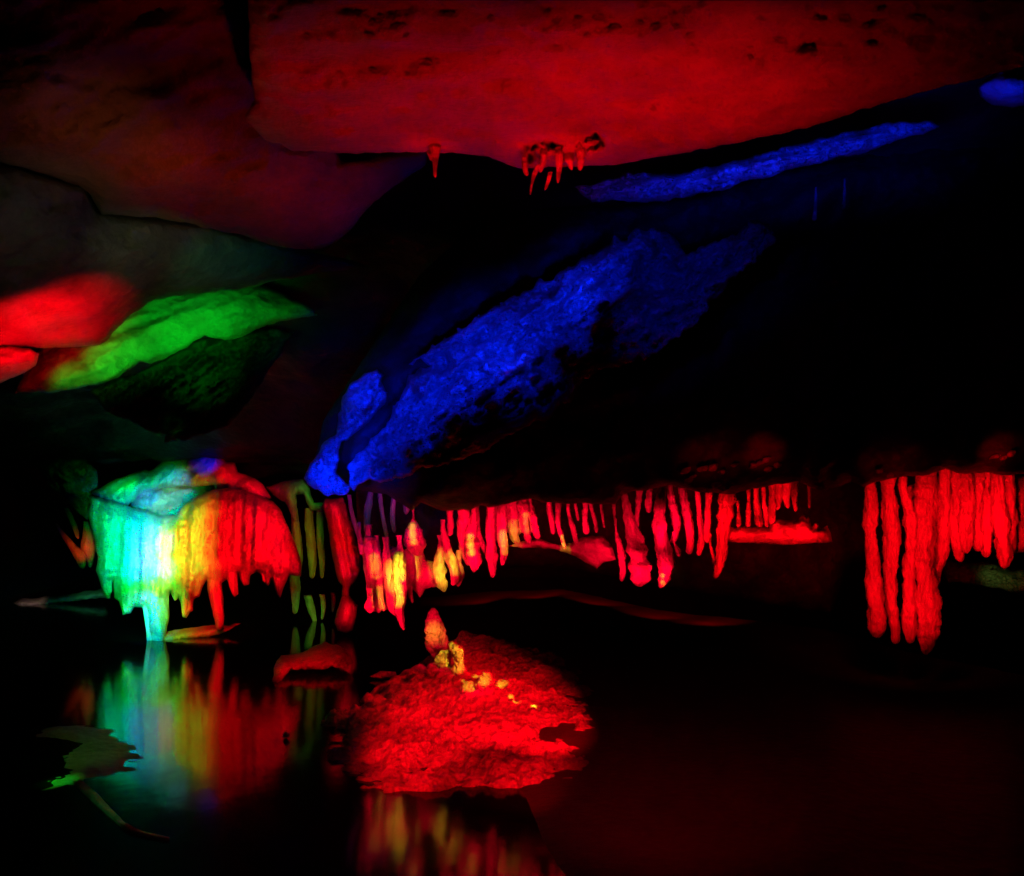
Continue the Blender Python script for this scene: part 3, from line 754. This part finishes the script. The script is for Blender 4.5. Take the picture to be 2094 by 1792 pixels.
body('drapery', 'red sheet joining the tops of the two heaviest long stalactites', 'drapery', P3((1490, 345), (1560, 320), (1640, 300), (1715, 250), (1715, 420), (1690, 640), (1650, 700), (1640, 560), (1600, 640), (1560, 600), (1520, 420)),
     [(1850, 1000, 7.25), (2000, 1000, 7.25), (1900, 1100, 7.25)], mat=CALC, bulge=.08, R=14, thick=.2, step=4, noise=[(.09, 12, 90, 2, False)], seed=207)
body('rock_ledge', 'sloping red rock ledge over the dark arch', 'ledge', P2((1300, 640), (1390, 612), (1500, 605), (1620, 638), (1760, 590), (1870, 580), (1920, 640), (1948, 722), (1870, 742), (1830, 782), (1760, 740), (1650, 682), (1550, 657), (1380, 652)),
     [(1100, 1100, 7.5), (1250, 1100, 7.5), (1200, 1200, 7.5)], mat=LIME, bulge=.12, R=12, thick=.4, step=4, noise=[(.06, 16, 16, 0, False)], seed=202)
body('rock_ledge', 'flat-bottomed red rock ledge carrying a close row of pillars', 'ledge', P3((648, 600), (660, 535), (750, 525), (860, 530), (885, 492), (960, 495), (1000, 500), (1022, 470), (1048, 478), (1062, 525), (1085, 500), (1110, 538), (1140, 520), (1155, 560), (1162, 602),
                                                                                         (1050, 608), (930, 612), (860, 606), (760, 602)),
     [(1500, 1100, 7.35), (1700, 1100, 7.35), (1600, 1200, 7.35)], mat=LIME, bulge=.14, R=12, thick=.5, step=4, noise=[(.05, 16, 12, 0, False)], seed=203)

G_C = 'long red columns of stalactite at the right'
cc = [
    (P3((1345, 330, 20), (1345, 440, 25), (1343, 540, 27), (1355, 640, 25), (1360, 740, 28), (1365, 850, 33), (1375, 960, 31), (1375, 1055, 26)), 'long knobbly red stalactite, leftmost of the four tall ones'),
    (P3((1430, 320, 28), (1437, 450, 31), (1445, 600, 30), (1440, 750, 24), (1445, 900, 24), (1460, 1000, 18), (1463, 1085, 13)), 'long red stalactite curving to a thin tip, second of the four tall ones'),
    (P3((1500, 350, 16), (1528, 450, 24), (1540, 560, 25), (1530, 700, 25), (1525, 850, 25), (1530, 980, 24), (1532, 1083, 16)), 'straight blunt red stalactite, third of the four tall ones'),
    (P3((1610, 330, 40), (1605, 450, 40), (1600, 600, 36), (1602, 740, 36), (1612, 850, 46), (1614, 960, 46), (1612, 1050, 36), (1606, 1135, 10)), 'heaviest and lowest red stalactite, pointed like a carrot'),
    (P3((1695, 280, 26), (1690, 400, 28), (1688, 520, 28), (1678, 640, 26), (1655, 740, 26), (1640, 840, 18)), 'red branch merging into the right of the heaviest stalactite'),
    (P3((1755, 300, 22), (1755, 450, 26), (1762, 600, 25), (1772, 695, 14)), 'red stalactite at left of the far-right curtain, with a small spur'),
    (P3((1802, 300, 24), (1800, 500, 26), (1800, 655, 18)), 'red stalactite second in the far-right curtain'),
    (P3((1850, 310, 25), (1850, 480, 26), (1852, 645, 18)), 'red stalactite in the middle of the far-right curtain'),
    (P3((1900, 310, 25), (1895, 480, 25), (1892, 675, 14)), 'red stalactite right of the middle of the far-right curtain'),
    (P3((1948, 310, 22), (1960, 500, 30), (1975, 640, 28), (1977, 728, 12)), 'lowest-hanging thick red stalactite of the far-right curtain'),
    (P3((2000, 310, 25), (2005, 500, 25), (2010, 650, 18)), 'red stalactite cut by the right edge of the picture'),
]
for i, (p, l) in enumerate(cc):
    t = list(p[0])
    thing('stalactite', l, 'stalactite', [(a, b, c * 1.15) for a, b, c in [(t[0], t[1] - 26, t[2])] + p], 7.1 + .06 * math.sin(i * 1.9), G_C, seed=220 + i, nod=.38)
body('rock_ledge', 'dim olive rock slope behind the far-right red curtain', 'ledge', P3((1700, 680), (1760, 700), (1900, 690), (2000, 720), (2200, 740), (2200, 860), (1980, 830), (1850, 800), (1720, 790), (1690, 740)),
     [(1950, 1150, 10), (2100, 1150, 10), (2000, 1250, 9.6)], mat=ROUGH, bulge=.25, R=24, thick=.6, step=6, noise=[(.12, 40, 10, 10, True)], seed=240)

# stalactites of the roof
G_T = 'small stalactites under the red roof shelf'
tt = [
    (T2((850, 430, 46), (853, 470, 30), (855, 540, 16), (857, 632, 8)), 'single red icicle stalactite under the middle of the red roof'),
    (T2((815, 470, 12), (822, 500, 9), (832, 530, 4)), 'tiny red spur left of the single icicle stalactite'),
    (T2((1392, 510, 14), (1398, 560, 16), (1410, 620, 14)), 'leftmost red stalactite of the ragged roof cluster'),
    (T2((1480, 560, 16), (1455, 610, 14), (1440, 670, 8), (1430, 735, 4)), 'longest thin red stalactite of the ragged roof cluster'),
    (T2((1512, 440, 20), (1512, 520, 20), (1490, 600, 10)), 'red stalactite framed by black hollows in the ragged roof cluster'),
    (T2((1552, 600, 12), (1540, 650, 11), (1520, 706, 6)), 'small slanting red stalactite low in the ragged roof cluster'),
    (T2((1608, 450, 24), (1605, 560, 20), (1598, 665, 6)), 'pointed red stalactite in the middle of the ragged roof cluster'),
    (T2((1660, 430, 36), (1665, 510, 28), (1680, 585, 9)), 'broad short red stalactite right of the pointed one'),
    (T2((1735, 420, 30), (1738, 510, 26), (1732, 588, 10)), 'broad short red stalactite with a round tip'),
    (T2((1790, 410, 22), (1795, 460, 20), (1790, 510, 10)), 'smallest red stalactite at the right end of the ragged roof cluster'),
]
for i, (p, l) in enumerate(tt):
    thing('stalactite', l, 'stalactite', p, 3.72, G_T, seed=250 + i, nod=.25)
for i, (p, l) in enumerate([(T3((1086, 540, 3), (1085, 600, 6), (1082, 660, 8), (1078, 700, 12)), 'faint blue thin stalactite alone in the dark, left and brighter one'),
                            (T3((1222, 500, 3), (1222, 560, 6), (1220, 610, 7), (1215, 645, 11)), 'faint blue thin stalactite alone in the dark, right and fainter one')]):
    thing('stalactite', l, 'stalactite', p, 5.25, 'faint blue stalactites in the dark', seed=270 + i)

# ------------------------------------------------------------------ red mound in the pool
def mound_z(X, Y):
    # centre line of the mound bends to the left as it recedes
    cxm = np.interp(Y, [4.9, 6, 7, 8, 9.4], [-.12, -.10, -.22, -.45, -.6])
    wl = np.interp(Y, [4.8, 5.4, 6.5, 7.5, 8.6, 9.4], [.7, 1.15, 1.4, 1.0, .35, .05])
    wr = np.interp(Y, [4.8, 5.4, 6.5, 7.5, 8.6, 9.4], [.45, .70, .86, 1.2, 1.25, .3])
    dx = np.where(X < cxm, (cxm - X) / wl, (X - cxm) / wr)
    e = np.clip(1 - dx ** 2, -1.2, 1)
    left = np.clip(-(X - cxm) / .9, 0, 1.3)
    base = .08 + .066 * np.clip(Y - 5, 0, 3.2)
    z = base * np.where(e > 0, np.sqrt(np.clip(e, 0, 1)), e * 1.5)
    z = np.minimum(z, np.clip((Y - 4.92 + .08 * fbm(X * 3, X * 0, 50, 3)) * .5, -.2, 1))
    ter = fbm(X * 1.1 + Y * .3, Y * 8.5, 33, 4, True)
    z = z + (.026 + .055 * left) * ter + .04 * fbm(X * 4, Y * 4, 34, 4) + .05 * fbm(X * 12, Y * 17, 36, 3)
    z = z - .075 * left
    # deep holes
    z = z - .05 * np.clip(fbm(X * 3.2 + 3, Y * 5.5, 61, 3) - .18, 0, 1) * 4 * np.clip(1.1 - Y * .1, 0, 1)
    for hx, hy, hr in ((.0, 5.62, .10), (.28, 5.9, .12), (-.55, 6.0, .05), (.42, 6.05, .06)):
        z = z - .09 * np.exp(-(((X - hx) ** 2 * 1.0 + (Y - hy) ** 2 * .5) / hr ** 2) ** 1.2)
    return z


m = heightfield('rock_mound', -1.75, 1.15, 4.7, 9.6, 300, 420, mound_z, PEB, None)
props(m, 'broad bright red terraced rock mound rising from the dark pool', 'rock mound')
st = drip('stalagmite', P2((845, 1015, 12), (848, 1050, 34), (852, 1120, 52), (860, 1190, 64), (870, 1260, 70), (880, 1330, 74)), 7.9, PEB, None, 301, .45, 28)
props(st, 'bullet-shaped red and amber stalagmite on top of the mound', 'stalagmite')
lumps = [(P2((965, 1215, 26), (990, 1260, 42), (1010, 1330, 46), (1030, 1460, 50)), 7.35, 'amber-crusted red lump just right below the stalagmite'),
         (P2((915, 1270, 34), (905, 1330, 46), (915, 1400, 30), (925, 1430, 12)), 7.55, 'red lump directly below the stalagmite, dark hollow beside it'),
         (P2((835, 1350, 14), (838, 1400, 28), (848, 1450, 26), (862, 1510, 18)), 7.4, 'small red knob at lower left of the stalagmite'),
         (P2((1165, 1400, 16), (1160, 1450, 30), (1150, 1520, 36), (1140, 1620, 40)), 6.7, 'amber-topped stone on the middle of the mound'),
         (P2((1060, 1450, 22), (1050, 1500, 36), (1035, 1620, 44)), 6.75, 'amber-speckled stone left of the amber-topped one')]
for i, (p, Y, l) in enumerate(lumps):
    props(drip('rock', p, Y, PEB, None, 310 + i, .8, 24), l, 'rock', 'stones on the red mound')

body('rock', 'low red rock with a bright left end, alone in the pool left of the mound', 'rock', P5((140, 380), (160, 290), (190, 240), (245, 232), (300, 225), (360, 190), (420, 165), (490, 172), (560, 230), (575, 262), (550, 300), (430, 305), (250, 305), (215, 350), (180, 385)),
     [(550, 1390, 8.2), (720, 1360, 8.6), (600, 1320, 9.2)], mat=PEB, bulge=.25, R=16, thick=.3, step=4, noise=[(.10, 16, 8, -20, True)], jit=4, seed=320)
sm = [(P5((660, 345), (720, 318), (800, 320), (808, 350), (720, 362)), 'flat red stone upper left of the mound', 7.3),
      (P5((200, 660), (215, 635), (240, 645), (236, 668), (212, 675)), 'tiny red stone tip in the water far left of the mound', 6.6),
      (P5((460, 530), (475, 515), (488, 528), (480, 540)), 'tiny red stone tip in the water near left of the mound', 6.9),
      (P5((1892, 770), (1912, 748), (1936, 765), (1925, 788), (1900, 788)), 'larger of two red pebbles right of the mound', 5.75),
      (P5((1948, 785), (1962, 770), (1982, 785), (1968, 800)), 'smaller of two red pebbles right of the mound', 5.7),
      (P5((1490, 220), (1505, 208), (1520, 220), (1508, 236)), 'lone red pebble on the dark bank above the mound', 8.8)]
for i, (p, l, Y) in enumerate(sm):
    c = np.mean(np.array(p), 0)
    Yp = F * CAMZ / (max(q[1] for q in p) - HOR) * 1.0
    body('rock', l, 'rock', p, [(c[0], c[1], Yp), (c[0] + 100, c[1], Yp), (c[0], c[1] + 100, Yp * .99)], 'small stones around the mound', PEB, bulge=.05, R=8, thick=.08, step=3, noise=[], jit=1, seed=330 + i)

# green ledge and thin rim at the lower left
def ledge_z(X, Y):
    return .0


def flat_rock(name, label, outline, h, mat, seed, base=-.01):
    """low rock whose foot follows the outline on the water plane"""
    pts = [at(u, v, F * CAMZ / (v - HOR)) for u, v in outline]
    O = [(p.x, p.y) for p in pts]
    P_ = np.array(O)
    st = .035
    gx, gy = np.meshgrid(np.arange(P_[:, 0].min(), P_[:, 0].max(), st), np.arange(P_[:, 1].min(), P_[:, 1].max(), st))
    g = np.stack([gx.ravel(), gy.ravel()], 1)
    den = []
    for i in range(len(P_)):
        a, b = P_[i], P_[(i + 1) % len(P_)]
        k = max(1, int(np.hypot(*(b - a)) / st))
        den += [a + (b - a) * j / k for j in range(k)]
    den = np.array(den)
    den = den + np.stack([fbm(den[:, 0] * 3, den[:, 1] * 3, seed + 1, 3), fbm(den[:, 0] * 3 + 9, den[:, 1] * 3, seed + 2, 3)], 1) * (.07 if base < 0 else .02)

    def sd(q):
        best = np.full(len(q), 1e9); ins = np.zeros(len(q), bool)
        b_ = np.roll(den, -1, 0)
        for (ax, ay), (bx, by) in zip(den, b_):
            dx, dy = bx - ax, by - ay
            t = np.clip(((q[:, 0] - ax) * dx + (q[:, 1] - ay) * dy) / (dx * dx + dy * dy + 1e-12), 0, 1)
            best = np.minimum(best, np.hypot(q[:, 0] - ax - t * dx, q[:, 1] - ay - t * dy))
            if dy != 0:
                ins ^= ((ay > q[:, 1]) != (by > q[:, 1])) & (q[:, 0] < dx * (q[:, 1] - ay) / dy + ax)
        return best, ins
    d, ins = sd(g)
    g = g[ins & (d > st * .4)]
    n = len(den)
    res = geometry.delaunay_2d_cdt([Vector(p) for p in np.vstack([den, g])], [(i, (i + 1) % n) for i in range(n)], [], 1, 1e-5)
    xy = np.array([tuple(v) for v in res[0]])
    d, _ = sd(xy)
    t = np.clip(d / .22, 0, 1)
    if base < 0:
        t = np.clip(d / .5, 0, 1)
        z = -.006 + h * t + .4 * h * fbm(xy[:, 0] * 5, xy[:, 1] * 7, seed, 4)
    else:
        z = base + h * np.sqrt(1 - (1 - t) ** 2)
    top = np.stack([xy[:, 0], xy[:, 1], z], 1)
    bot = top.copy(); bot[:, 2] = -.25
    N = len(xy)
    Fs = [tuple(f) for f in res[2]]
    Fb = [(a + N, c + N, b + N) for a, b, c in Fs]
    # skirt
    cnt = {}
    for f in Fs:
        for i in range(3):
            e = (f[i], f[(i + 1) % 3])
            cnt[tuple(sorted(e))] = cnt.get(tuple(sorted(e)), 0) + 1
    Sk = [(a, b, b + N, a + N) for (a, b), k in cnt.items() if k == 1]
    o = build(name, np.vstack([top, bot]), Fs + Fb + Sk, mat)
    return props(o, label, 'rock')


shelf = flat_rock('rock', 'low green-lit rock shelf with a pointed left tip at lower left of the pool', P4((215, 740), (240, 700), (420, 690), (640, 705), (800, 745), (860, 860), (810, 960), (620, 1020), (500, 1045), (430, 1040), (380, 1050), (250, 1072),
          (300, 1010), (380, 940), (390, 920), (330, 850), (290, 820), (220, 805)), .05, LIME, 341)
rim = flat_rock('rim', None, P4((430, 1040), (500, 1040), (580, 1110), (670, 1210), (760, 1300), (860, 1345), (1020, 1380), (1010, 1392), (850, 1365), (730, 1320), (640, 1230), (540, 1140)), .05, LIME, 342, .012)

rim.parent = shelf
rim.location = rim.location - shelf.location
del rim['category']
